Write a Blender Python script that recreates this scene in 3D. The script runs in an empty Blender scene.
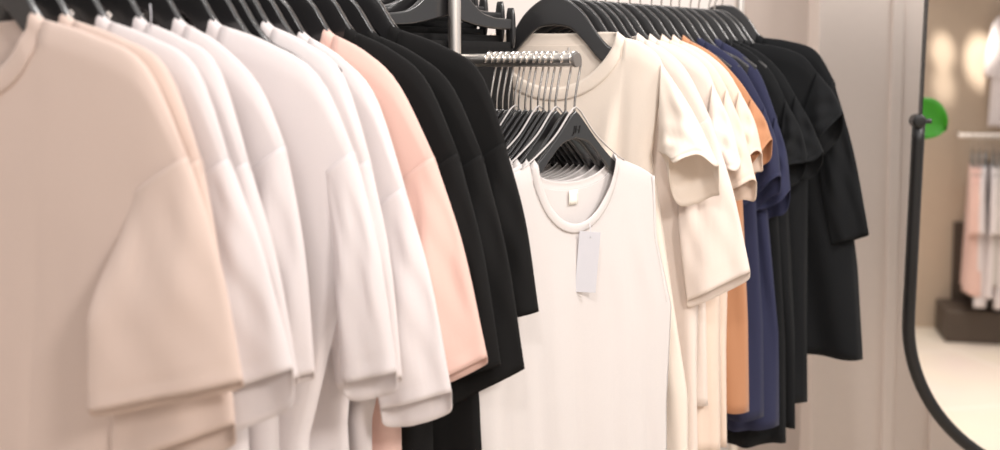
import bpy, bmesh, math, random
import numpy as np
from mathutils import Vector, Matrix

C = bpy.context.scene.collection
R = math.radians
EYE = 1.45

# ------------------------------------------------------------------ helpers
def mesh_obj(name, verts, faces, mat=None, parent=None, smooth=True, solid=0.0, bevel=0.0, sub=0):
    me = bpy.data.meshes.new(name)
    me.from_pydata([tuple(map(float, v)) for v in verts], [], faces)
    me.update()
    if mat: me.materials.append(mat)
    if smooth: me.polygons.foreach_set('use_smooth', [True] * len(me.polygons))
    o = bpy.data.objects.new(name, me); C.objects.link(o)
    if parent is not None: o.parent = parent
    if solid:
        m = o.modifiers.new('thick', 'SOLIDIFY'); m.thickness = solid; m.offset = 0
    if bevel:
        m = o.modifiers.new('bevel', 'BEVEL'); m.width = bevel; m.segments = 3; m.limit_method = 'ANGLE'
        m.angle_limit = R(40)
    if sub:
        m = o.modifiers.new('sub', 'SUBSURF'); m.levels = sub; m.render_levels = sub
    return o

def bm_obj(name, bm, mat=None, parent=None, smooth=False, bevel=0.0):
    me = bpy.data.meshes.new(name); bmesh.ops.recalc_face_normals(bm, faces=bm.faces[:])
    bm.to_mesh(me); bm.free()
    if mat: me.materials.append(mat)
    if smooth: me.polygons.foreach_set('use_smooth', [True] * len(me.polygons))
    o = bpy.data.objects.new(name, me); C.objects.link(o)
    if parent is not None: o.parent = parent
    if bevel:
        m = o.modifiers.new('bevel', 'BEVEL'); m.width = bevel; m.segments = 2; m.limit_method = 'ANGLE'
    return o

def empty(name, loc=(0, 0, 0), rz=0.0):
    o = bpy.data.objects.new(name, None); C.objects.link(o)
    o.location = loc; o.rotation_euler = (0, 0, rz); o.empty_display_size = .1
    return o

def tag(o, label, cat, group=None, kind=None):
    o['label'] = label; o['category'] = cat
    if group: o['group'] = group
    if kind: o['kind'] = kind
    return o

def struct(o):
    o['kind'] = 'structure'; return o

def copy_tree(o, parent=None):
    c = o.copy(); C.objects.link(c)
    if parent is not None: c.parent = parent
    for ch in list(o.children): copy_tree(ch, c)
    return c

def add_box(bm, lo, hi):
    lo = Vector(lo); hi = Vector(hi)
    m = Matrix.Translation((lo + hi) / 2) @ Matrix.Diagonal((*(hi - lo), 1))
    bmesh.ops.create_cube(bm, size=1, matrix=m)

def add_tube(bm, pts, r, n=12, cap=True):
    """sweep a round section along a polyline"""
    pts = [Vector(p) for p in pts]
    rings = []; prev = None
    for i, p in enumerate(pts):
        a = pts[max(0, i - 1)]; b = pts[min(len(pts) - 1, i + 1)]
        d = (b - a).normalized()
        if prev is None:
            ref = Vector((0, 0, 1)) if abs(d.z) < .9 else Vector((1, 0, 0))
            x = d.cross(ref).normalized()
        else:
            x = (prev - d * prev.dot(d)).normalized()
        y = d.cross(x); prev = x
        rr = r[i] if isinstance(r, (list, tuple)) else r
        rings.append([bm.verts.new(p + (x * math.cos(2 * math.pi * k / n) + y * math.sin(2 * math.pi * k / n)) * rr) for k in range(n)])
    for a, b in zip(rings, rings[1:]):
        for k in range(n): bm.faces.new((a[k], a[(k + 1) % n], b[(k + 1) % n], b[k]))
    if cap:
        bm.faces.new(rings[0][::-1]); bm.faces.new(rings[-1])

def smooth_line(pts, n):
    """Catmull-Rom through 2-D/3-D control points, n samples, even in chord length"""
    P = np.array(pts, float)
    P = np.vstack([2 * P[0] - P[1], P, 2 * P[-1] - P[-2]])
    out = []
    for i in range(1, len(P) - 2):
        p0, p1, p2, p3 = P[i - 1:i + 3]
        for t in np.linspace(0, 1, 16, endpoint=False):
            out.append(.5 * (2 * p1 + (p2 - p0) * t + (2 * p0 - 5 * p1 + 4 * p2 - p3) * t * t + (3 * p1 - p0 - 3 * p2 + p3) * t ** 3))
    out.append(P[-2]); out = np.array(out)
    s = np.concatenate([[0], np.cumsum(np.linalg.norm(np.diff(out, axis=0), axis=1))])
    q = np.linspace(0, s[-1], n)
    return np.stack([np.interp(q, s, out[:, k]) for k in range(out.shape[1])], 1)

def sm(x): x = np.clip(x, 0, 1); return x * x * (3 - 2 * x)

def grid_faces(nr, nc, closed):
    f = []
    for j in range(nr - 1):
        for i in range(nc if closed else nc - 1):
            k = (i + 1) % nc
            f.append((j * nc + i, j * nc + k, (j + 1) * nc + k, (j + 1) * nc + i))
    return f

# ------------------------------------------------------------------ materials
def srgb(c):
    return tuple(((v / 255) / 12.92 if v / 255 <= .04045 else ((v / 255 + .055) / 1.055) ** 2.4) for v in c) + (1,)

def principled(name):
    m = bpy.data.materials.new(name); m.use_nodes = True
    return m, m.node_tree.nodes, m.node_tree.links, m.node_tree.nodes['Principled BSDF']

def fabric(name, rgb, sheen=.15, wr=.22, trans=.0):
    m, N, L, b = principled(name)
    tc = N.new('ShaderNodeTexCoord')
    n1 = N.new('ShaderNodeTexNoise'); n1.inputs['Scale'].default_value = 9; n1.inputs['Detail'].default_value = 5
    n2 = N.new('ShaderNodeTexNoise'); n2.inputs['Scale'].default_value = 650; n2.inputs['Detail'].default_value = 2
    mp = N.new('ShaderNodeMapping'); mp.inputs['Scale'].default_value = (1, 1, .55)
    L.new(tc.outputs['Object'], mp.inputs['Vector'])
    L.new(mp.outputs['Vector'], n1.inputs['Vector']); L.new(tc.outputs['Object'], n2.inputs['Vector'])
    # heathered yarn: the colour itself varies a little from yarn to yarn
    mx = N.new('ShaderNodeMix'); mx.data_type = 'RGBA'
    c = srgb(rgb); mx.inputs['A'].default_value = tuple(v * .95 for v in c[:3]) + (1,); mx.inputs['B'].default_value = tuple(min(1, v * 1.03) for v in c[:3]) + (1,)
    L.new(n2.outputs['Fac'], mx.inputs['Factor']); L.new(mx.outputs['Result'], b.inputs['Base Color'])
    b1 = N.new('ShaderNodeBump'); b1.inputs['Strength'].default_value = wr; b1.inputs['Distance'].default_value = .012
    b2 = N.new('ShaderNodeBump'); b2.inputs['Strength'].default_value = .12; b2.inputs['Distance'].default_value = .001
    n3 = N.new('ShaderNodeTexNoise'); n3.noise_type = 'RIDGED_MULTIFRACTAL'; n3.inputs['Scale'].default_value = 5; n3.inputs['Detail'].default_value = 3; n3.inputs['Distortion'].default_value = .6
    L.new(mp.outputs['Vector'], n3.inputs['Vector'])
    b3 = N.new('ShaderNodeBump'); b3.inputs['Strength'].default_value = wr * .5; b3.inputs['Distance'].default_value = .006
    L.new(n3.outputs['Fac'], b3.inputs['Height']); L.new(b3.outputs['Normal'], b1.inputs['Normal'])
    L.new(n1.outputs['Fac'], b1.inputs['Height']); L.new(n2.outputs['Fac'], b2.inputs['Height'])
    L.new(b1.outputs['Normal'], b2.inputs['Normal']); L.new(b2.outputs['Normal'], b.inputs['Normal'])
    b.inputs['Roughness'].default_value = .9
    b.inputs['Specular IOR Level'].default_value = .2
    b.inputs['Sheen Weight'].default_value = sheen; b.inputs['Sheen Roughness'].default_value = .5
    if trans:
        out = N['Material Output']; tr = N.new('ShaderNodeBsdfTranslucent'); mxs = N.new('ShaderNodeMixShader')
        tr.inputs['Color'].default_value = c; mxs.inputs['Fac'].default_value = trans
        L.new(b.outputs['BSDF'], mxs.inputs[1]); L.new(tr.outputs['BSDF'], mxs.inputs[2]); L.new(mxs.outputs[0], out.inputs['Surface'])
    return m

def plain(name, rgb, rough=.5, metal=0.0, bump=0.0, scale=60, spec=.5, coat=0.0):
    m, N, L, b = principled(name)
    n1 = N.new('ShaderNodeTexNoise'); n1.inputs['Scale'].default_value = scale; n1.inputs['Detail'].default_value = 4
    tc = N.new('ShaderNodeTexCoord'); L.new(tc.outputs['Object'], n1.inputs['Vector'])
    mx = N.new('ShaderNodeMix'); mx.data_type = 'RGBA'; c = srgb(rgb)
    mx.inputs['A'].default_value = tuple(v * .96 for v in c[:3]) + (1,); mx.inputs['B'].default_value = c
    L.new(n1.outputs['Fac'], mx.inputs['Factor']); L.new(mx.outputs['Result'], b.inputs['Base Color'])
    if bump:
        bp = N.new('ShaderNodeBump'); bp.inputs['Strength'].default_value = bump; bp.inputs['Distance'].default_value = .002
        L.new(n1.outputs['Fac'], bp.inputs['Height']); L.new(bp.outputs['Normal'], b.inputs['Normal'])
    b.inputs['Roughness'].default_value = rough; b.inputs['Metallic'].default_value = metal
    b.inputs['Specular IOR Level'].default_value = spec
    if coat: b.inputs['Coat Weight'].default_value = coat; b.inputs['Coat Roughness'].default_value = .14
    return m

M = dict(
    white=fabric('white_jersey', (233, 224, 223), trans=.12),
    tank=fabric('white_rib_jersey', (224, 217, 214), wr=.15, trans=.12),
    beige=fabric('beige_jersey', (222, 200, 188), trans=.06),
    pink=fabric('pink_jersey', (229, 192, 180), trans=.06),
    black=fabric('black_jersey', (20, 19, 19), sheen=.03, wr=.3),
    cream=fabric('cream_jersey', (241, 227, 213), trans=.1),
    oat=fabric('oatmeal_jersey', (234, 219, 208), trans=.06),
    sand=fabric('sand_jersey', (234, 213, 196), trans=.06),
    tan=fabric('tan_jersey', (182, 130, 96)),
    navy=fabric('navy_jersey', (44, 46, 70), sheen=.04, wr=.3),
    ink=fabric('ink_jersey', (17, 18, 20), sheen=.02, wr=.35),
    grey=fabric('grey_jersey', (196, 188, 182)),
    hanger=plain('black_hanger_plastic', (34, 33, 34), .30, bump=.04, scale=300, spec=.7, coat=.7),
    rim=plain('hanger_edge_gloss', (64, 62, 62), .22, spec=.8),
    chrome=plain('brushed_chrome', (240, 234, 228), .36, 1.0, bump=.03, scale=200),
    cap=plain('end_cap_plastic', (112, 106, 102), .4),
    wire=plain('chrome_wire', (222, 218, 214), .16, 1.0),
    paper=plain('tag_card', (205, 203, 208), .7),
    label=fabric('woven_label', (243, 237, 226)),
    ink_print=plain('label_print', (150, 146, 146), .7),
    blackmetal=plain('black_powder_coat', (22, 20, 20), .42, bump=.08, scale=500),
    wall=plain('warm_wall_paint', (232, 219, 210), .85, bump=.1, scale=40),
    wall2=plain('white_wall_paint', (240, 232, 227), .85, bump=.1, scale=40),
    rwall=plain('taupe_wall_paint', (186, 168, 149), .9, bump=.1, scale=30),
    plinth=plain('dark_plinth', (74, 62, 52), .6),
    leaf=plain('leaf_green', (58, 158, 30), .45, bump=.1, scale=30),
    stem=plain('stem_green', (74, 110, 40), .6),
    pot=plain('pot_clay', (205, 196, 186), .8, bump=.2),
    soil=plain('soil', (50, 38, 30), .95, bump=.6),
)
# sheet mirror
mm, N_, L_, b_ = principled('mirror_silver')
b_.inputs['Base Color'].default_value = (.93, .92, .91, 1); b_.inputs['Metallic'].default_value = 1; b_.inputs['Roughness'].default_value = .012
M['mirror'] = mm
# tiled floor
mf, N_, L_, b_ = principled('floor_tile')
br = N_.new('ShaderNodeTexBrick'); tc = N_.new('ShaderNodeTexCoord'); mp = N_.new('ShaderNodeMapping')
mp.inputs['Rotation'].default_value = (0, 0, R(24))
L_.new(tc.outputs['Object'], mp.inputs['Vector']); L_.new(mp.outputs['Vector'], br.inputs['Vector'])
br.offset = 0; br.inputs['Scale'].default_value = 1; br.inputs['Brick Width'].default_value = .9; br.inputs['Row Height'].default_value = .9
br.inputs['Mortar Size'].default_value = .006
br.inputs['Color1'].default_value = srgb((226, 212, 196)); br.inputs['Color2'].default_value = srgb((220, 206, 190)); br.inputs['Mortar'].default_value = srgb((238, 228, 216))
nz = N_.new('ShaderNodeTexNoise'); nz.inputs['Scale'].default_value = 3; nz.inputs['Detail'].default_value = 6
mx = N_.new('ShaderNodeMix'); mx.data_type = 'RGBA'; mx.blend_type = 'MULTIPLY'; mx.inputs['Factor'].default_value = .12
L_.new(tc.outputs['Object'], nz.inputs['Vector'])
L_.new(br.outputs['Color'], mx.inputs['A']); L_.new(nz.outputs['Color'], mx.inputs['B']); L_.new(mx.outputs['Result'], b_.inputs['Base Color'])
b_.inputs['Roughness'].default_value = .45
M['floor'] = mf

# ------------------------------------------------------------------ the setting
def box_obj(name, lo, hi, mat, parent=None, bevel=0.0):
    bm = bmesh.new(); add_box(bm, lo, hi); return bm_obj(name, bm, mat, parent, bevel=bevel)

struct(box_obj('floor', (-4, -2.2, -.1), (4.6, 4.6, 0), M['floor']))
struct(box_obj('wall_back', (.91, 3.3, 0), (4.6, 3.42, 3.2), M['wall'], bevel=.006))
struct(box_obj('wall_back_recess', (.74, 3.72, 0), (1.1, 3.84, 3.2), M['wall'], bevel=.004))
struct(box_obj('wall_back_left', (-4, 3.62, 0), (.745, 3.74, 3.2), M['wall2'], bevel=.006))
struct(box_obj('trim_1', (1.115, 3.286, 0), (1.15, 3.3, 3.2), M['wall'], bevel=.005))
struct(box_obj('trim_2', (1.255, 3.286, 0), (1.36, 3.3, 3.2), M['wall'], bevel=.005))
struct(box_obj('wall_front', (1.05, -1.36, 0), (4.6, -1.24, 3.2), M['rwall']))
struct(box_obj('wall_side', (-4.12, -2.2, 0), (-4, 4.6, 3.2), M['wall2']))

# ------------------------------------------------------------------ garment rack
P0 = Vector((-0.578, 1.284, 0)); RD = Vector((.6376, .7704, 0)); AD = Vector((.7704, -.6376, 0))
RAIL_Z = EYE + .19
POST = P0 + RD * .79
rack = empty('garment_rack', (POST.x, POST.y, 0))
tag(rack, 'chrome four-way garment rack with upright post and short front arm', 'clothes rack')
def rel(v, z): return (v.x - POST.x, v.y - POST.y, z)
def part_tube(name, pts, r, n=20, mat='chrome', parent=rack):
    bm = bmesh.new(); add_tube(bm, pts, r, n)
    o = bm_obj(name, bm, M[mat], parent, smooth=True)
    m = o.modifiers.new('es', 'EDGE_SPLIT'); m.split_angle = R(50)
    return o
part_tube('post', [(0, 0, .02), (0, 0, RAIL_Z + .02)], .0105)
part_tube('rail', [rel(P0 - RD * .30, RAIL_Z), rel(P0 + RD * 1.80, RAIL_Z)], .0115)
for q in (-.28, 1.765):
    part_tube('end_post', [rel(P0 + RD * q, .02), rel(P0 + RD * q, RAIL_Z)], .0115)
ARM_Z = EYE + .009
ARM_END = Vector((.116, 1.735, 0))
arm = part_tube('arm', [(0, 0, ARM_Z), rel(ARM_END, ARM_Z)], .0105, 28)
e = ARM_END
part_tube('end_cap', [rel(e - AD * .003, ARM_Z), rel(e + AD * .0012, ARM_Z)], [.0112, .0104], 28, 'cap', arm)
part_tube('stop_pin', [rel(e - AD * .016, ARM_Z + .009), rel(e - AD * .016, ARM_Z + .019)], .0016, 10, parent=arm)
part_tube('back_arm', [(0, 0, EYE + .16), rel(POST - AD * .42, EYE + .25)], .0105, 20)
bm = bmesh.new()
for a in range(2):
    d = RD if a == 0 else AD
    p = d * .42
    add_tube(bm, [(-p.x, -p.y, .02), (p.x, p.y, .02)], .018, 12)
bm_obj('base', bm, M['chrome'], rack, smooth=True)
for q in (-.28, 1.765):
    c = P0 + RD * q; d = AD * .28
    part_tube('foot', [rel(c - d, .02), rel(c + d, .02)], .016, 12)

# ------------------------------------------------------------------ hangers
def outline_plate(name, top, bot, thick, mat, parent, n=40, bev=.0028):
    """a symmetrical hanger arm plate: upper and lower contours for u >= 0, mirrored, rounded rim"""
    T = smooth_line(top, n); B = smooth_line(bot, n)
    loop = [(-x, z) for x, z in T[::-1]] + [(x, z) for x, z in T[1:]]
    low = [(-x, z) for x, z in B[::-1]] + [(x, z) for x, z in B[1:]]
    k = len(loop); V = []; prof = [(-.5, 0.0), (-.5 + .18, 1.0), (.5 - .18, 1.0), (.5, 0.0)]
    rows = []
    h = thick / 2
    ring = []
    # ring round the section: front face, top rim, back face, bottom rim
    sec = [(-h, -1, 0), (-h, 1, 0), (-h * .6, 1, 1), (h * .6, 1, 1), (h, 1, 0), (h, -1, 0), (h * .6, -1, 1), (-h * .6, -1, 1)]
    r = .0022
    for (tx, tz), (bx, bz) in zip(loop, low):
        m = np.array([(tx + bx) / 2, (tz + bz) / 2]); d = np.array([(tx - bx) / 2, (tz - bz) / 2])
        L = max(np.linalg.norm(d), 1e-4)
        for y, s, out in sec:
            f = s * (1 if out else max(.1, 1 - r / L))
            V.append((m[0] + d[0] * f, y, m[1] + d[1] * f))
    F = []; ns = len(sec)
    for i in range(k - 1):
        for a in range(ns):
            b = (a + 1) % ns
            F.append((i * ns + a, (i + 1) * ns + a, (i + 1) * ns + b, i * ns + b))
    F.append(tuple(range(ns))); F.append(tuple(range((k - 1) * ns, k * ns))[::-1])
    o = mesh_obj(name, V, F, M[mat], parent, smooth=False)
    bm = bmesh.new(); bm.from_mesh(o.data); bmesh.ops.recalc_face_normals(bm, faces=bm.faces[:]); bm.to_mesh(o.data); bm.free()
    o.data.polygons.foreach_set('use_smooth', [True] * len(o.data.polygons))
    m = o.modifiers.new('bev', 'BEVEL'); m.width = .0012; m.segments = 2; m.limit_method = 'ANGLE'; m.angle_limit = R(30)
    m2 = o.modifiers.new('wn', 'WEIGHTED_NORMAL'); m2.keep_sharp = True
    return o

def hook_part(parent, z0, zr, rr, wire=.0015, bend=.006):
    """chrome hook: shank up from the plate, small S-bend, loop over a rail of radius rr centred at (0, zr)"""
    pts = [(0, 0, z0 - .012), (0, 0, z0 + .01), (bend * .3, bend * .5, z0 + (zr - z0) * .35), (rr + wire, .0, zr - rr * .3)]
    pts = [(0, 0, z0 - .012), (0, 0, z0 + .012)]
    span = zr - z0
    pts += [(bend, 0, z0 + span * .42), (rr + wire * 1.3, 0, zr - rr * .9)]
    for k in range(0, 11):
        a = k / 10 * math.pi * 1.12
        pts.append(((rr + wire) * math.cos(a), 0, zr + (rr + wire) * math.sin(a)))
    P = smooth_line(pts, 44)
    bm = bmesh.new(); add_tube(bm, [tuple(p) for p in P], wire, 8)
    return bm_obj('hook', bm, M['wire'], parent, smooth=True)

def make_shirt_hanger():
    root = empty('clothes_hanger')
    top = [(0, .074), (.025, .070), (.055, .046), (.080, .010), (.102, -.014), (.135, -.030), (.162, -.050)]
    bot = [(0, .024), (.03, .018), (.056, -.006), (.080, -.034), (.102, -.052), (.130, -.062), (.157, -.070)]
    outline_plate('hanger_body', top, bot, .011, 'hanger', root)
    hook_part(root, .074, RAIL_Z - EYE - .05, .0115, .0018)
    return root

def make_tank_hanger():
    root = empty('tank_hanger')
    # origin of this hanger: the strap height (z=0), apex at +.075
    top = [(0, .076), (.012, .067), (.045, .034), (.075, .008), (.098, -.008), (.118, -.018), (.136, -.028)]
    bot = [(0, .034), (.03, .026), (.055, .006), (.078, -.016), (.098, -.032), (.116, -.040), (.132, -.046)]
    outline_plate('hanger_body', top, bot, .0062, 'hanger', root)
    hook_part(root, .076, .152, .0105, .0018, .004)
    return root

# ------------------------------------------------------------------ garments
NROW = 54
def body_mesh(prof, n, fd, bd, L, Wrow, T, fold, seed, hemwave=.0, cols=(14, 26), pleats=(), grow=.9, lean=0.0):
    """torso tube.  prof: shoulder control points (u, z) from neck point to shoulder seam; fd/bd: front/back neckline depth."""
    rng = random.Random(seed)
    us, zs = prof[-1]
    sl = smooth_line(prof, 80)
    a = np.linspace(-us, -n, cols[0], endpoint=False)
    bq = -n * np.cos(np.linspace(0, math.pi, cols[1] + 1))
    c = np.linspace(n, us, cols[0] + 1)[1:]
    x0 = np.concatenate([a, bq, c]); K = len(x0)
    ax = np.abs(x0)
    zsh = np.interp(ax, sl[:, 0], sl[:, 1])
    inn = ax < n - 1e-6
    ell = np.sqrt(np.clip(1 - (ax / n) ** 2, 0, 1))
    def panel(front):
        depth = fd if front else bd
        zt = np.where(inn, -depth * ell ** (1.15 if front else .8), zsh)
        s = np.linspace(0, 1, NROW); t = s ** 1.6
        rows = []
        for tt in t:
            w = np.interp(zt * (1 - tt) - L * tt, [q[0] for q in Wrow][::-1], [q[1] for q in Wrow][::-1]) / us
            blend = sm(tt / .06)
            x = x0 * (1 * (1 - blend) + w * blend) + lean * tt ** 1.2
            z = zt + (-L - zt) * tt
            p = x0 / us
            edge = np.sqrt(np.clip(1 - np.abs(p) ** 8, 0, 1))
            g = np.sqrt(np.clip(tt / .035, 0, 1))
            ng = sm((n - ax) / .012)
            th = T * (1 + grow * tt) * (g * (1 - ng) + ng) * edge
            # hanging folds: both layers move together
            fs = 0
            for f, dr, ph, am in fold:
                fs = fs + am * np.sin(2 * math.pi * (f * p * (1 - .25 * tt) + dr * tt) + ph)
            y = fs * (tt ** .9) * sm((tt - .02) / .35)
            for pc, pw, pa in pleats:
                y = y - pa * np.exp(-((p - pc - .03 * tt) / (pw * (1 + tt))) ** 2) * sm((tt - .03) / .22)
            dz = hemwave * np.sin(p * 7 + seed) * tt ** 6
            rows.append(np.stack([x, y + (-th if front else th), z + dz], 1))
        return np.array(rows)
    Fr = panel(True); Bk = panel(False)
    loop = np.concatenate([Fr, Bk[:, ::-1][:, 1:-1]], 1)
    V = loop.reshape(-1, 3)
    front_edge = Fr[0]; back_edge = Bk[0]
    return V, grid_faces(NROW, loop.shape[1], True), front_edge, back_edge

def band(front, back, n, bw, thick, mat, parent, name='neckband'):
    f = front[np.abs(front[:, 0]) <= n + 1e-6]; b = back[np.abs(back[:, 0]) <= n + 1e-6][::-1][1:-1]
    loop = np.concatenate([f, b])
    front_n = len(f)
    rows = []
    for q in np.linspace(-.15, 1, 6):
        P = loop.copy()
        r = np.abs(loop[:, 0]) / n
        P[:, 0] = loop[:, 0] * (1 - .62 * q * bw / n)
        up = bw * q * (.95 - .45 * r ** 8)
        P[:, 2] = loop[:, 2] + up
        sgn = np.where(np.arange(len(loop)) < front_n, -1, 1)
        P[:, 1] = loop[:, 1] + sgn * (.0016 + .0012 * math.sin(math.pi * max(q, 0)))
        P[:, 1] = np.where((sgn < 0) & (r > .55) & (r < .999), np.minimum(P[:, 1], -.0085 * sm((r - .55) / .25) * min(1, max(q, 0) * 2 + .5)), P[:, 1])
        rows.append(P)
    V = np.concatenate(rows)
    return mesh_obj(name, V, grid_faces(6, len(loop), True), mat, parent, solid=thick)

def sleeve_mesh(outer, inner, T0, T1, yf, tilt, seed, wr=.004, side=1, fl=0.0, nr=40, nc=44):
    """outer/inner: control points (u, z) of the sleeve's two edges, from armhole to hem."""
    rng = random.Random(seed)
    O = smooth_line(outer, nr); I = smooth_line(inner, nr)
    ph = [rng.uniform(0, 6.28) for _ in range(8)]
    rows = []
    for j in range(nr):
        s = j / (nr - 1)
        o, i = O[j], I[j]
        th = np.linspace(0, 2 * math.pi, nc, endpoint=False)
        co, si = np.cos(th), np.sin(th)
        lam = (np.sign(co) * np.abs(co) ** .8 + 1) / 2
        T = T0 + (T1 - T0) * s ** 1.2
        P = i[None] + (o - i)[None] * lam[:, None]
        if j in (nr - 4,): T = T * .93
        y = -yf * sm(s * 1.6) * (1 - lam) ** 1.1 - T * np.sign(si) * np.abs(si) ** .85
        # drape wrinkles: diagonal from the shoulder seam, soft vertical folds
        diag = wr * np.sin(9 * lam + 7 * s + ph[0]) * np.sin(math.pi * min(1, s * 1.1)) + wr * .6 * np.sin(17 * lam - 13 * s + ph[1]) * s * (1 - s) * 3
        vert = wr * 1.1 * np.sin(2 * math.pi * 1.3 * lam + ph[2]) * s
        crease = -wr * .9 * np.exp(-((lam - .62 + .25 * s) / .07) ** 2) * math.sin(math.pi * min(1, s * 1.4)) + wr * .7 * np.exp(-((lam - .3 - .2 * s) / .06) ** 2) * s * (1 - .4 * s)
        y = y + (diag + vert + crease) * (1 - np.abs(2 * lam - 1) ** 4)
        z = P[:, 1] - tilt * s ** 3 * np.clip(-si, 0, 1) ** .3 + fl * s ** 4 * np.sin(3 * th + ph[3])
        x = P[:, 0] + fl * .5 * s ** 3 * np.cos(2 * th + ph[4])
        rows.append(np.stack([side * x, y, z], 1))
    V = np.concatenate(rows)
    return V, grid_faces(nr, nc, True)

def hem_stitch(V, nr, nc, row, mat, parent, off=.0012):
    """a narrow stitched ridge round the sleeve a little above the hem"""
    G = V.reshape(nr, nc, 3); a = G[row]; b = G[row - 1]
    cen = a.mean(0)
    out = []
    for q in (0, .5, 1):
        P = a + (b - a) * q * .35
        d = P - P.mean(0); d[:, 2] = 0
        l = np.linalg.norm(d, axis=1, keepdims=True); l[l < 1e-6] = 1
        out.append(P + d / l * (off if q == .5 else off * .5))
    return mesh_obj('hem_stitch', np.concatenate(out), grid_faces(3, nc, True), mat, parent)

class G: pass
COUNT = [0]
def tee(label, t, alpha, mat, n=.09, curve=(.205, -.058), seam=(.25, -.16), hem=(.31, -.415), ihem=(.205, -.445), under=None, fd=.085, bd=.022,
        L=.68, W=.26, T=.011, yf=.035, tilt=.012, T1=.012, seed=0, folds=.006, z=0.0, neckw=.022, group=None, wr=.0042, fl=0.0, bodyw=None, stitch=True,
        name='tshirt', mid=None, dy=0.0, left=True, hemwave=.004, bulge=.006, ib=.008):
    rng = random.Random(seed * 7 + 3)
    c = P0 + RD * t
    o = empty(name, (c.x, c.y, EYE + .05 + z), -R(alpha))
    tag(o, label, 't-shirt', group)
    m = M[mat]
    us, zs = seam
    mid = mid or ((n + curve[0]) / 2, curve[1] * .36)
    prof = [(n, 0), mid, curve, seam]
    under = under or (us - .055, zs - .03)
    arm = (us - .02, zs - .16)
    Wrow = bodyw or [(0, us), (zs, us), (arm[1], arm[0]), (-L * .75, W), (-L, W + .005)]
    fold = [(rng.choice([1.6, 2.1, 2.6]), rng.uniform(-.2, .2), rng.uniform(0, 6.28), folds),
            (rng.choice([3.1, 3.9, 4.6]), rng.uniform(-.25, .25), rng.uniform(0, 6.28), folds * .5),
            (rng.choice([6.3, 7.4]), rng.uniform(-.3, .3), rng.uniform(0, 6.28), folds * .18)]
    pleats = [(sd * rng.uniform(.50, .78), rng.uniform(.05, .10), folds * rng.uniform(.5, 1.1) * rng.choice([1, 1, -.7])) for sd in (1, 1, -1, -1)]
    pleats += [(rng.uniform(-.4, .4), rng.uniform(.04, .08), folds * rng.uniform(-.5, .6)) for _ in range(3)]
    V, F, fe, be = body_mesh(prof, n, fd, bd, L, Wrow, T, fold, seed, hemwave, pleats=pleats)
    mesh_obj('body', V, F, m, o, solid=.0014)
    nb = band(fe, be, n, neckw, .0022, m, o)
    # sleeves
    mo = ((seam[0] * .55 + hem[0] * .45) + bulge, seam[1] * .55 + hem[1] * .45)
    outer = [(us - .004, zs + .006), mo, hem]
    mi = ((under[0] * .5 + ihem[0] * .5) - ib, (under[1] + ihem[1]) / 2)
    inner = [under, mi, ihem]
    for side in ((1, -1) if left else (1,)):
        V, F = sleeve_mesh(outer, inner, T + .0025, T1, yf, tilt, seed + (0 if side > 0 else 50), wr, side, fl)
        s = mesh_obj('sleeve', V, F, m, o, solid=.0016)
        if stitch: hem_stitch(V, 40, 44, 36, m, s)
    return o

def woven_label(o, z, mat='label'):
    V = [(x, .0, zz) for zz in np.linspace(z, z - .022, 4) for x in np.linspace(-.010, .010, 4)]
    return mesh_obj('size_label', V, grid_faces(4, 4, False), M[mat], o, solid=.0008)

HANG = make_shirt_hanger()
hang_used = [False]
def hanger(label, t, alpha, z=0.0, group='hangers on the long rail'):
    o = HANG if not hang_used[0] else copy_tree(HANG)
    hang_used[0] = True
    c = P0 + RD * t
    o.location = (c.x, c.y, EYE + .05 + z); o.rotation_euler = (0, 0, -R(alpha))
    tag(o, label, 'hanger', group)
    return o

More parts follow.
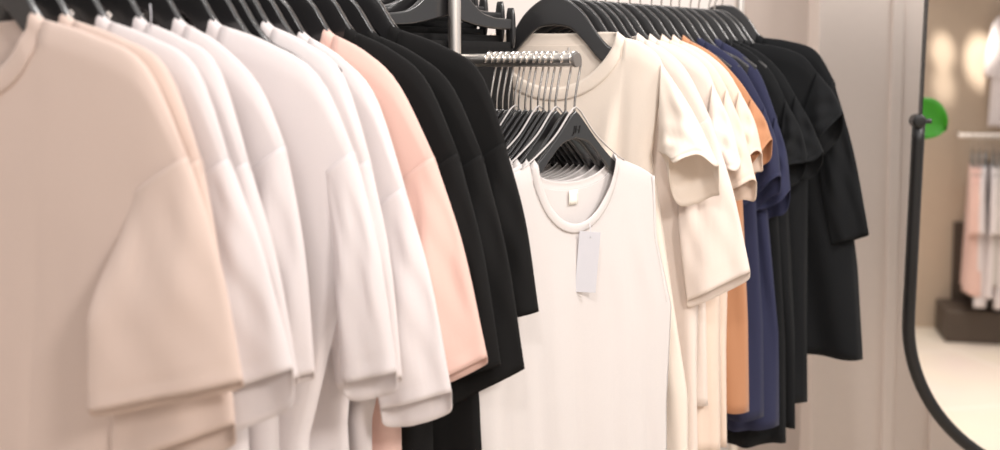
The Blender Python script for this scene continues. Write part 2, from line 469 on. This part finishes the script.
GL = 't-shirts on the left half of the rail'
A = 22
left = [
 # t, mat, label, params
 (.003, 'beige', 'beige drop-shoulder t-shirt hanging in front of all others', dict(curve=(.222, -.050), seam=(.276, -.150), hem=(.336, -.372), ihem=(.180, -.408), under=(.205, -.185), yf=.05, T1=.014, tilt=.012, folds=.003, wr=.003, W=.185)),
 (.040, 'beige', 'second beige t-shirt, directly behind the frontmost beige one', dict(curve=(.212, -.052), seam=(.258, -.155), hem=(.292, -.430), ihem=(.165, -.478), yf=.045, T1=.014, tilt=.03, W=.185)),
 (.083, 'white', 'white t-shirt directly behind the two beige ones', dict(W=0.23, curve=(.203, -.052), seam=(.247, -.158), hem=(.322, -.378), ihem=(.232, -.410), T1=.012, tilt=.05)),
 (.132, 'white', 'second white t-shirt back from the beige ones', dict(W=0.22, curve=(.185, -.050), seam=(.228, -.165), hem=(.287, -.400), ihem=(.216, -.425), tilt=.01)),
 (.184, 'white', 'third white t-shirt back from the beige ones', dict(W=0.21, curve=(.190, -.075), seam=(.226, -.150), hem=(.258, -.410), ihem=(.17, -.430))),
 (.236, 'white', 'white t-shirt fourth back from the beige ones, wide flat front showing', dict(W=0.205, curve=(.226, -.062), seam=(.277, -.158), hem=(.328, -.412), ihem=(.263, -.428), folds=.004, tilt=.03, yf=.012, ib=-.004, under=(.238, -.178), wr=.0025)),
 (.319, 'white', 'white t-shirt second in front of the pink one', dict(W=0.192, curve=(.190, -.060), seam=(.232, -.174), hem=(.272, -.440), ihem=(.20, -.45), tilt=.01)),
 (.378, 'white', 'white t-shirt touching the front of the pink one', dict(W=0.178, curve=(.186, -.078), seam=(.231, -.202), hem=(.294, -.460), ihem=(.21, -.482), tilt=.035, z=-.012)),
 (.423, 'pink', 'pale pink t-shirt hanging between white and black shirts', dict(W=0.183, curve=(.186, -.066), seam=(.242, -.168), hem=(.315, -.424), ihem=(.245, -.460), z=-.008)),
 (.464, 'black', 'black t-shirt right behind the pale pink one', dict(W=0.2, curve=(.196, -.066), seam=(.246, -.17), hem=(.305, -.447), ihem=(.20, -.485), z=-.004, tilt=.004, T1=.009)),
 (.508, 'black', 'black t-shirt between two other black ones on the left', dict(W=0.247, curve=(.202, -.068), seam=(.252, -.17), hem=(.312, -.455), ihem=(.212, -.51), z=-.008, tilt=.004, T1=.009)),
 (.549, 'black', 'black t-shirt closest to the chrome post, shorter sleeve', dict(W=0.222, curve=(.213, -.060), seam=(.254, -.166), hem=(.302, -.395), ihem=(.21, -.42), z=.002, tilt=.004, T1=.009)),
]
for i, (t, mat, lab, kw) in enumerate(left):
    kw.setdefault('seed', i + 1)
    al = A + [0, 1, -.5, .5, -1, 0, 1, -.5, .5, 0, 1, -1][i]
    o = tee(lab, t, al, mat, group=GL, **kw)
    hanger('black plastic hanger inside the ' + lab.split(',')[0], t, al, kw.get('z', 0))

bm = bmesh.new(); add_tube(bm, [(0, 0, 0), (.001, .0, .012), (.0, .0, .026)], .0008, 6)
pin = bm_obj('tag_pin', bm, M['paper'], bpy.data.objects['tshirt.003'], smooth=True); pin.location = (.098, -.006, -.004)
# bare hangers squeezed between the white shirts
for t, lab in ((.277, 'bare black hanger in the gap before the last two white shirts'), (.300, 'second bare black hanger before the last two white shirts'),
               (.350, 'bare black hanger in the gap between the last two white shirts')):
    hanger(lab, t, A + 1, -.004)

# ------------------------------------------------------------------ right half of the rail
GR = 't-shirts on the right half of the rail'
B = 18
short = dict(yf=.02, T1=.024, tilt=.04, stitch=True, wr=.007, fl=.007)
right = [
 (1.062, 'cream', 'cream wide-scoop t-shirt in front on the right, fluttering cap sleeve', dict(n=.130, fd=.110, bd=.012, curve=(.188, -.030), mid=(.158, -.008), seam=(.200, -.052), under=(.195, -.20), hem=(.296, -.215), ihem=(.212, -.205), L=.85, W=.25, folds=.019, fl=.010, T1=.045, tilt=.085, yf=.02, neckw=.022)),
 (1.165, 'oat', 'oatmeal t-shirt with long elbow sleeve behind the cream scoop one', dict(n=.11, curve=(.190, -.062), seam=(.235, -.15), hem=(.309, -.425), ihem=(.200, -.480), L=.80, W=.215, yf=.035, tilt=.02, folds=.010)),
 (1.225, 'oat', 'oatmeal t-shirt with rolled cuff, second behind the cream scoop one', dict(n=.10, curve=(.190, -.05), seam=(.210, -.09), under=(.19, -.25), hem=(.262, -.235), ihem=(.20, -.245), L=.705, W=.20, folds=.010, **short)),
 (1.270, 'sand', 'sand t-shirt third behind the cream scoop one', dict(n=.10, curve=(.185, -.05), seam=(.215, -.10), under=(.19, -.25), hem=(.268, -.27), ihem=(.20, -.28), L=.80, W=.205, folds=.012, **short)),
 (1.310, 'sand', 'sand t-shirt directly in front of the tan one', dict(n=.10, curve=(.190, -.058), seam=(.22, -.105), under=(.19, -.25), hem=(.262, -.215), ihem=(.19, -.25), L=.80, W=.198, folds=.010, **short)),
 (1.348, 'tan', 'orange-tan t-shirt between the sand and navy ones', dict(n=.10, curve=(.198, -.080), seam=(.225, -.12), under=(.19, -.26), hem=(.262, -.195), ihem=(.195, -.27), L=.735, W=.222, folds=.006, **short)),
 (1.428, 'navy', 'navy t-shirt directly behind the tan one', dict(curve=(.170, -.060), seam=(.215, -.14), under=(.185, -.27), hem=(.245, -.27), ihem=(.16, -.34), L=.77, W=.215, folds=.010, **short)),
 (1.499, 'navy', 'navy t-shirt directly in front of the black ones', dict(curve=(.168, -.066), seam=(.205, -.16), under=(.185, -.28), hem=(.235, -.31), ihem=(.15, -.36), L=.81, W=.215, folds=.010, **short)),
 (1.545, 'ink', 'black t-shirt right behind the navy ones', dict(curve=(.170, -.062), seam=(.205, -.13), under=(.185, -.26), hem=(.250, -.24), ihem=(.17, -.28), L=.86, W=.21, folds=.010, **short)),
 (1.580, 'ink', 'second black t-shirt behind the navy ones', dict(curve=(.175, -.062), seam=(.21, -.12), under=(.185, -.26), hem=(.262, -.235), ihem=(.18, -.27), L=.83, W=.215, folds=.010, **short)),
 (1.625, 'ink', 'black t-shirt with short flared sleeve, next to the rearmost black one', dict(curve=(.20, -.028), mid=(.145, -.008), seam=(.235, -.07), under=(.19, -.20), hem=(.287, -.150), ihem=(.225, -.215), L=.78, W=.22, folds=.010, yf=.02, T1=.026, tilt=.05)),
 (1.685, 'ink', 'black t-shirt rearmost on the right, nearest the standing mirror', dict(curve=(.203, -.030), mid=(.145, -.008), seam=(.245, -.10), under=(.205, -.14), hem=(.322, -.425), ihem=(.245, -.450), L=.70, W=.31, folds=.008, z=.012, yf=.02, T1=.012, tilt=.008, bodyw=[(0, .245), (-.1, .245), (-.25, .265), (-.5, .300), (-.70, .316)])),
]
for i, (t, mat, lab, kw) in enumerate(right):
    kw.setdefault('seed', i + 31)
    al = B + [0, .5, -1, 1, 0, -.5, 1, 0, -1, .5, 0, 0][i]
    tee(lab, t, al, mat, group=GR, **kw)
    hanger('black plastic hanger inside the ' + lab.split(',')[0], t, al, kw.get('z', 0))
for t, lab in ((1.10, 'black hanger showing just behind the cream scoop t-shirt hanger'), (1.135, 'second black hanger showing behind the cream scoop t-shirt hanger'), (1.195, 'bare black hanger between the two oatmeal t-shirts'),
               (1.39, 'bare black hanger between the tan and navy t-shirts'), (1.465, 'bare black hanger between the two navy t-shirts'), (1.65, 'bare black hanger before the rearmost black t-shirt')):
    hanger(lab, t, B, 0)

# ------------------------------------------------------------------ white tank tops on the front arm
TA = -45
def make_tank():
    o = empty('tank_shirt')
    n = .098
    prof = [(n, 0), (.13, -.010), (.165, -.022), (.195, -.036)]
    Wrow = [(0, .195), (-.04, .196), (-.14, .203), (-.20, .222), (-.26, .240), (-.42, .222), (-.66, .216)]
    fold = [(1.7, .1, .4, .007), (3.3, -.15, 2.0, .004), (6.2, .2, 1.0, .0018)]
    V, F, fe, be = body_mesh(prof, n, .108, .045, .66, Wrow, .0052, fold, 5, .003, grow=.15, lean=.026, pleats=[(.7, .06, .004), (-.66, .08, .004), (.2, .05, .002), (-.25, .06, .0025)])
    mesh_obj('body', V, F, M['tank'], o, solid=.001)
    band(fe, be, n, .013, .0018, M['tank'], o)
    # bindings round both armholes, following the side edge
    for s in (1, -1):
        zz = np.linspace(-.036, -.25, 24)
        w = np.interp(zz, [q[0] for q in Wrow][::-1], [q[1] for q in Wrow][::-1])
        rows = [np.stack([s * (w + d), np.full(24, y), zz], 1) for d, y in ((-.008, -.0038), (-.001, -.003), (.0012, 0), (-.001, .003), (-.008, .0038))]
        mesh_obj('armhole_binding', np.concatenate(rows), grid_faces(5, 24, False), M['tank'], o, solid=.001)
    lb = woven_label(o, -.047); lb.location = (0, .0015, .002)
    return o

def hanging_loops(o):
    for s in (1, -1):
        # hanging loops from the shoulder seam up to the hanger neck
        pts = [(s * .118, 0, -.006), (s * .085, 0, .012), (s * .045, 0, .040), (s * .012, 0, .074), (0, 0, .082)]
        P = smooth_line(pts, 18)
        rows = [P + np.array([0, y - .0015, 0]) for y in (-.0016, -.0005, .0005, .0016)]
        mesh_obj('hanging_loop', np.concatenate(rows), grid_faces(4, 18, False), M['tank'], o, solid=.0008)

tank = make_tank(); th = make_tank_hanger()
ords = ['frontmost', 'second', 'third', 'fourth', 'fifth', 'sixth', 'seventh', 'eighth', 'ninth', 'tenth', 'eleventh', 'twelfth', 'thirteenth', 'fourteenth']
offs = [.004, .021, .040, .052, .063, .074, .088, .099, .112, .121, .134, .146, .158, .171]
tank_objs = []
rng = random.Random(4)
for i, d in enumerate(offs):
    c = ARM_END - AD * d
    a = TA + (0 if i == 0 else rng.uniform(-2.5, 1.5))
    o = tank if i == 0 else copy_tree(tank)
    h = th if i == 0 else copy_tree(th)
    z = EYE - .143
    o.location = (c.x, c.y, z); o.rotation_euler = (0, 0, -R(a))
    h.location = (c.x, c.y, z); h.rotation_euler = (0, 0, -R(a))
    where = 'at the capped end of the chrome arm' if i == 0 else '%s from the capped end of the chrome arm' % ords[i]
    tag(o, ('white tank top %s, with price tag' if i == 0 else 'white tank top hanging %s') % where, 'tank top', 'white tank tops on the front arm')
    tag(h, ('black hanger holding the tagged white tank, %s' if i == 0 else 'black hanger with chrome hook, %s') % where, 'hanger', 'hangers on the front arm')
    tank_objs.append((o, h))
for i in (0, 2, 5, 9): hanging_loops(tank_objs[i][0])
# swing tag on the frontmost tank
bm = bmesh.new(); add_box(bm, (-.0165, -.0005, -.094), (.0165, .0005, 0))
tg = bm_obj('swing_tag', bm, M['paper'], tank_objs[0][0], bevel=.0003)
tg.location = (.014, -.020, -.108); tg.rotation_euler = (R(2), R(4), R(-36))
tg['label'] = 'plain grey-white card tag'
bm = bmesh.new(); add_tube(bm, [(.001, .012, .012), (.001, .003, .002), (.001, -.0012, -.010)], .0006, 6)
bm_obj('tag_string', bm, M['paper'], tg, smooth=True)
# small pressed mark on the front hanger
cu = bpy.data.curves.new('pressed_mark', 'FONT'); cu.body = 'JH'; cu.size = .016; cu.extrude = .0003; cu.align_x = 'CENTER'; cu.shear = .25
cu.materials.append(M['blackmetal'])
tmp = bpy.data.objects.new('tmp', cu); C.objects.link(tmp); bpy.context.view_layer.update()
mkm = bpy.data.meshes.new_from_object(tmp.evaluated_get(bpy.context.evaluated_depsgraph_get())); bpy.data.objects.remove(tmp)
mk = bpy.data.objects.new('pressed_mark', mkm); C.objects.link(mk); mk.parent = tank_objs[0][1]
mk.rotation_euler = (R(90), 0, 0); mk.location = (0, -.0039, .042)

# ------------------------------------------------------------------ clip hangers with black trousers behind the post
def make_clip_hanger():
    root = empty('clip_hanger')
    top = [(0, .075), (.02, .07), (.05, .045), (.085, .022), (.12, .014), (.165, .012)]
    bot = [(0, .012), (.03, .006), (.06, .0), (.09, -.004), (.12, -.006), (.165, -.007)]
    outline_plate('hanger_bar', top, bot, .011, 'hanger', root)
    for s in (-1, 1):
        V = []; nn = 20
        for y, k in ((-.0085, .75), (-.0065, 1), (.0065, 1), (.0085, .75)):
            for q in range(nn):
                a = 2 * math.pi * q / nn
                V.append((s * .168 + .0048 * k * math.cos(a), y, -.004 + (.036 * k) * math.sin(a)))
        F = grid_faces(4, nn, True) + [tuple(range(nn))[::-1], tuple(range(3 * nn, 4 * nn))]
        mesh_obj('clip', V, F, M['hanger'], root, bevel=.001)
    hook_part(root, .075, .135, .0105, .0016)
    return root

def make_trousers():
    o = empty('trousers')
    Wrow = [(0, .172), (-.1, .174), (-.3, .174), (-.8, .13)]
    prof = [(.02, -.001), (.06, -.001), (.11, -.0015), (.172, -.002)]
    V, F, fe, be = body_mesh(prof, .02, .001, .001, .8, Wrow, .004, [(1.5, .1, 1, .004), (3.2, .2, 2, .002)], 9, .002, (12, 6))
    mesh_obj('leg_panel', V, F, M['black'], o, solid=.001)
    rows = []
    for q in (0, .33, .66, 1):
        th = np.linspace(0, 2 * math.pi, 40, endpoint=False)
        rows.append(np.stack([  .174 * np.cos(th), .0062 * np.sin(th), np.full(40, .004 - q * .035)], 1))
    mesh_obj('waistband', np.concatenate(rows), grid_faces(4, 40, True), M['black'], o, solid=.001)
    return o
ch = make_clip_hanger(); tr = make_trousers()
for i in range(7):
    d = .018 + .030 * i
    c = POST - AD * d
    o = ch if i == 0 else copy_tree(ch); g = tr if i == 0 else copy_tree(tr)
    z = EYE + .070 + .012 * i
    a = -50.4 + [0, 2, -1, 1.5, -2, .5, 1][i]
    o.location = (c.x, c.y, z); o.rotation_euler = (0, 0, -R(a))
    g.location = (c.x, c.y, z - .032); g.rotation_euler = (0, 0, -R(a))
    w = 'nearest the chrome post' if i == 0 else '%s back from the chrome post' % ords[i]
    tag(o, 'black clip hanger with rounded end clips, %s' % w, 'hanger', 'clip hangers behind the post')
    tag(g, 'black trousers clipped to the hanger %s' % w, 'trousers', 'black trousers behind the post')

# ------------------------------------------------------------------ standing mirror
MC = Vector((1.359, 2.60, 0)); MA = R(-6)
mir = empty('standing_mirror', (MC.x, MC.y, 0), MA)
tag(mir, 'tall rounded standing mirror on a black U-shaped yoke by the wall', 'mirror')
def pill(hw, z0, z1, r, nn=24):
    pts = []
    for cx, cz, a0 in ((hw - r, z1 - r, 0), (-hw + r, z1 - r, 90), (-hw + r, z0 + r, 180), (hw - r, z0 + r, 270)):
        for k in range(nn + 1):
            a = R(a0 + 90 * k / nn); pts.append((cx + r * math.cos(a), cz + r * math.sin(a)))
    return pts
SK = R(1.3)
def skew(x, z): # the frame hangs a touch out of plumb
    return (x * math.cos(SK) + (z - 1.3) * math.sin(SK), (z - 1.3) * math.cos(SK) - x * math.sin(SK) + 1.3)
PL = [skew(*p) for p in pill(.395, .50, 2.15, .36)]
k = len(PL)
V = [(x, -.006, z) for x, z in PL]
mesh_obj('glass', V, [tuple(range(k))], M['mirror'], mir, smooth=False)
PO = [skew(*p) for p in pill(.398, .497, 2.153, .363)]
PI = [skew(*p) for p in pill(.394, .501, 2.149, .359)]
rows = [[(x, -.004, z) for x, z in PI], [(x, -.011, z) for x, z in PI], [(x, -.011, z) for x, z in PO], [(x, .012, z) for x, z in PO], [(x * .99, .012, z) for x, z in PI]]
mesh_obj('edge_frame', np.array(rows).reshape(-1, 3), grid_faces(5, k, True), M['blackmetal'], mir, smooth=False)
V = [(x, .010, z) for x, z in PO]
mesh_obj('back_board', V, [tuple(range(k))[::-1]], M['blackmetal'], mir, smooth=False)
# yoke: flat-round bar from pivot to pivot below the glass
Y = []
for x, z in [(-.400, 1.31)] + [(-.400, 1.31 - q * .04) for q in range(1, 12)]: Y.append((x, z))
hw = .400; r = .368; zb = .490
for kq in range(1, 25):
    a = R(180 + 90 * kq / 24); Y.append((-hw + r + r * math.cos(a), zb + r + r * math.sin(a)))
YR = [(-x, z) for x, z in Y[::-1]]
YP = [skew(*p) for p in Y + YR]
bm = bmesh.new(); add_tube(bm, [(x, -.004, z) for x, z in YP], .0145, 14)
yk = bm_obj('yoke', bm, M['blackmetal'], mir, smooth=True)
for s in (-1, 1):
    x, z = skew(s * .402, 1.315)
    bm = bmesh.new(); add_tube(bm, [(x, -.024, z), (x, -.02, z), (x, .016, z)], [.012, .016, .016], 20)
    add_tube(bm, [(x, -.004, z), (x - s * .03, -.004, z)], .006, 10)
    bm_obj('pivot_knob', bm, M['blackmetal'], mir, smooth=True, bevel=.001)
bm = bmesh.new()
add_tube(bm, [(0, 0, .48), (0, 0, .03)], .014, 14); add_tube(bm, [(-.3, 0, .015), (.3, 0, .015)], .015, 12); add_tube(bm, [(0, -.24, .015), (0, .26, .015)], .015, 12)
bm_obj('stand_foot', bm, M['blackmetal'], mir, smooth=True)

# ------------------------------------------------------------------ what the mirror shows: a low rack by a taupe wall, a plant
low = empty('wall_rack', (2.2, -1.0, 0))
tag(low, 'low chrome clothes rack against the taupe wall, seen in the mirror', 'clothes rack')
part_tube('rail', [(-.53, .0, 1.085), (.9, -.02, 1.085)], .013, 16, parent=low)
for x in (-.50, .85):
    part_tube('bracket', [(x, -.005, 1.085), (x, -.22, 1.085)], .010, 12, parent=low)
box_obj('plinth', (1.62, -1.23, .0), (4.2, -.90, .17), M['plinth'], bevel=.01)
box_obj('back_panel', (1.70, -1.236, .17), (4.2, -1.20, .60), M['plinth'], bevel=.004)
tag(bpy.data.objects['back_panel'], 'dark board standing behind the low rack, seen in the mirror', 'panel')
tag(bpy.data.objects['plinth'], 'dark low plinth along the taupe wall, seen in the mirror', 'plinth')
GM = 'garments on the low rack in the mirror'
cols = ['pink', 'pink', 'white', 'white', 'grey', 'white', 'grey']
labs = ['dusty pink top at the end of the low mirrored rack', 'second dusty pink top on the low mirrored rack', 'white top beside the pink ones on the low mirrored rack', 'second white top on the low mirrored rack', 'grey top between white ones on the low mirrored rack',
        'white top after the first grey one on the low mirrored rack', 'second grey top on the low mirrored rack', 'white top after the second grey one on the low mirrored rack', 'black top on the low mirrored rack', 'white top after the black one on the low mirrored rack']
low_y = -1.0
def simple_top(label, loc, rz, mat, L, W, seed):
    o = empty('blouse', loc, rz); tag(o, label, 'top', GM)
    prof = [(.07, 0), (.11, -.015), (.15, -.04), (W, -.08)]
    Wrow = [(0, W), (-.1, W), (-L * .5, W * .95), (-L, W * 1.02)]
    V, F, fe, be = body_mesh(prof, .07, .06, .02, L, Wrow, .012, [(1.6, .1, seed, .010), (3.4, .2, seed * 2, .006)], seed, .01)
    mesh_obj('body', V, F, M[mat], o, solid=.0012); band(fe, be, .07, .014, .002, M[mat], o)
    for s in (1, -1):
        V, F = sleeve_mesh([(W - .004, -.075), (W + .02, -.2), (W + .03, -.34)], [(W - .02, -.22), (W - .04, -.3), (W - .05, -.36)], .012, .02, .01, .01, seed, .004, s, nr=20, nc=24)
        mesh_obj('sleeve', V, F, M[mat], o, solid=.0012)
    return o
for i, mname in enumerate(cols):
    x = 1.745 + .034 * i; L = [.66, .66, .72, .68, .62, .74, .66, .70, .6, .7][i]
    a = R(98 + (i % 3) * 4)
    simple_top(labs[i], (x, low_y, .935), a, mname, L, .19, i + 3)
    h = copy_tree(HANG); h.location = (x, low_y, .935); h.rotation_euler = (0, 0, a)
    for q in h.children:
        if q.name.startswith('hook'): q.scale = (1, 1, 1.08)
    tag(h, 'black hanger inside the ' + labs[i], 'hanger', 'hangers on the low rack in the mirror')
simple_top('white blouse hung high on the taupe wall, seen in the mirror', (2.02, -1.14, 1.74), R(190), 'white', .62, .17, 21)

# potted plant standing right of the frame; one leaf shows in the mirror
pl = empty('potted_plant', (1.00, 1.93, 0))
tag(pl, 'green broad-leaved plant whose leaf shows at the mirror edge', 'plant')
prf = [(.0, .0), (.10, .0), (.115, .02), (.14, .27), (.15, .28), (.15, .30), (.135, .30), (.13, .26), (0, .26)]
nn = 32
V = [(rr * math.cos(2 * math.pi * q / nn), rr * math.sin(2 * math.pi * q / nn), z) for rr, z in prf[1:-1] for q in range(nn)]
F = grid_faces(len(prf) - 2, nn, True) + [tuple(range(nn))[::-1], tuple(range((len(prf) - 3) * nn, (len(prf) - 2) * nn))]
mesh_obj('pot', V, F, M['pot'], pl, smooth=False)
bm = bmesh.new()
stems = [((0, 0, .26), (-.01, .01, .8), (.02, .0, 1.33)), ((-.01, .02, .26), (-.03, .03, .7), (-.03, .03, 1.16))]
for s_ in stems: add_tube(bm, [tuple(p) for p in smooth_line(s_, 14)], [.008 - .0004 * k for k in range(14)], 8)
bm_obj('stem', bm, M['stem'], pl, smooth=True)
def blade(tip_from, ang, length, width, tilt=0.0):
    """broad leaf whose face looks along the y axis"""
    V = []; nr, nc = 14, 9
    d = Vector((math.sin(ang), 0, math.cos(ang))); sd = Vector((math.cos(ang), 0, -math.sin(ang)))
    for j in range(nr):
        q = j / (nr - 1); w = width * (math.sin(math.pi * min(1, q * .96 + .04)) ** .6)
        for i in range(nc):
            e_ = i / (nc - 1) * 2 - 1
            V.append(tuple(Vector(tip_from) + d * length * q + sd * w * .5 * e_ + Vector((0, .10 * width * e_ * e_ + tilt * q * q * length, 0))))
    return mesh_obj('leaf', V, grid_faces(nr, nc, False), M['leaf'], pl, solid=.001)
blade((.02, 0, 1.33), R(118), .13, .12)
blade((.02, 0, 1.33), R(-70), .15, .11)
blade((-.03, .03, 1.16), R(-50), .10, .08); blade((-.03, .03, 1.16), R(-120), .10, .08); blade((-.012, .012, .85), R(-80), .10, .08)

# ------------------------------------------------------------------ light
def area(name, loc, target, size, power, col=(1, .955, .92)):
    l = bpy.data.lights.new(name, 'AREA'); l.shape = 'DISK'; l.size = size; l.energy = power; l.color = col
    o = bpy.data.objects.new(name, l); C.objects.link(o); o.location = loc
    o.rotation_euler = (Vector(target) - Vector(loc)).to_track_quat('-Z', 'Y').to_euler()
    return o
area('overhead_light', (1.45, -.7, 2.75), (.3, 1.9, 1.0), .55, 46)  # unseen lamp, set behind the camera as frontal fill
area('overhead_light', (-.9, .0, 3.0), (-.3, 1.6, 1.2), .7, 11)
area('overhead_light', (.3, 2.4, 3.1), (.1, 2.0, 1.0), .6, 12)
area('overhead_light', (2.2, 1.3, 3.0), (1.3, 3.3, .5), .7, 62)  # unseen lamp, added to brighten the back wall
area('overhead_light', (1.7, .5, 3.0), (1.7, .2, 0), .5, 9, (1, .93, .84)).data.spread = R(75)
for tx, tz, en, sz in ((1.62, 1.53, 14, 4.2), (1.82, 1.48, 20, 6), (1.63, 1.34, 12, 3.6)):
    l = bpy.data.lights.new('wall_spot', 'SPOT'); l.energy = en * 26; l.spot_size = R(sz); l.spot_blend = .3; l.color = (1, .94, .86); l.shadow_soft_size = .03
    o = bpy.data.objects.new('wall_spot', l); C.objects.link(o); o.location = (tx - .25, -.2, 2.9)
    o.rotation_euler = (Vector((tx, -1.24, tz)) - o.location).to_track_quat('-Z', 'Y').to_euler()
w = bpy.data.worlds.new('shop_ambient'); w.use_nodes = True
w.node_tree.nodes['Background'].inputs['Color'].default_value = (1, .965, .952, 1)
w.node_tree.nodes['Background'].inputs['Strength'].default_value = .52
bpy.context.scene.world = w

l = bpy.data.lights.new('front_fill_spot', 'SPOT'); l.energy = 95; l.spot_size = R(26); l.spot_blend = .8; l.color = (1, .955, .92); l.shadow_soft_size = .12  # added fill spot, brightens the body of the front cream shirt
o = bpy.data.objects.new('front_fill_spot', l); C.objects.link(o); o.location = (-.2, -.6, 2.9)
o.rotation_euler = (Vector((.22, 2.15, 1.1)) - o.location).to_track_quat('-Z', 'Y').to_euler()
for x, y in ((-.5, 1.0), (.25, 1.6), (.75, 2.1), (-.1, .6)):
    area('rim_highlight_lamp', (x, y, 3.0), (x * .8, y + .3, 1.5), .12, 2.4)  # small unseen lamps, added for highlights along the hanger rims

# ------------------------------------------------------------------ camera
cd = bpy.data.cameras.new('camera'); cam = bpy.data.objects.new('camera', cd); C.objects.link(cam)
cd.sensor_width = 36; cd.lens = 41.4; cd.clip_start = .05
PITCH = R(4.5)
cam.location = (0, 0, EYE); cam.rotation_euler = (R(90) - PITCH, 0, 0)
ppy = 66 + 1150 * math.tan(PITCH)
cd.shift_y = (ppy - 225) / 1000
cd.dof.use_dof = True; cd.dof.focus_distance = 1.86; cd.dof.aperture_fstop = 41.4 / 15.0
sc = bpy.context.scene
sc.camera = cam
sc.view_settings.view_transform = 'Standard'; sc.view_settings.look = 'None'; sc.view_settings.gamma = 1
sc.view_settings.use_curve_mapping = False; sc.view_settings.exposure = -0.03
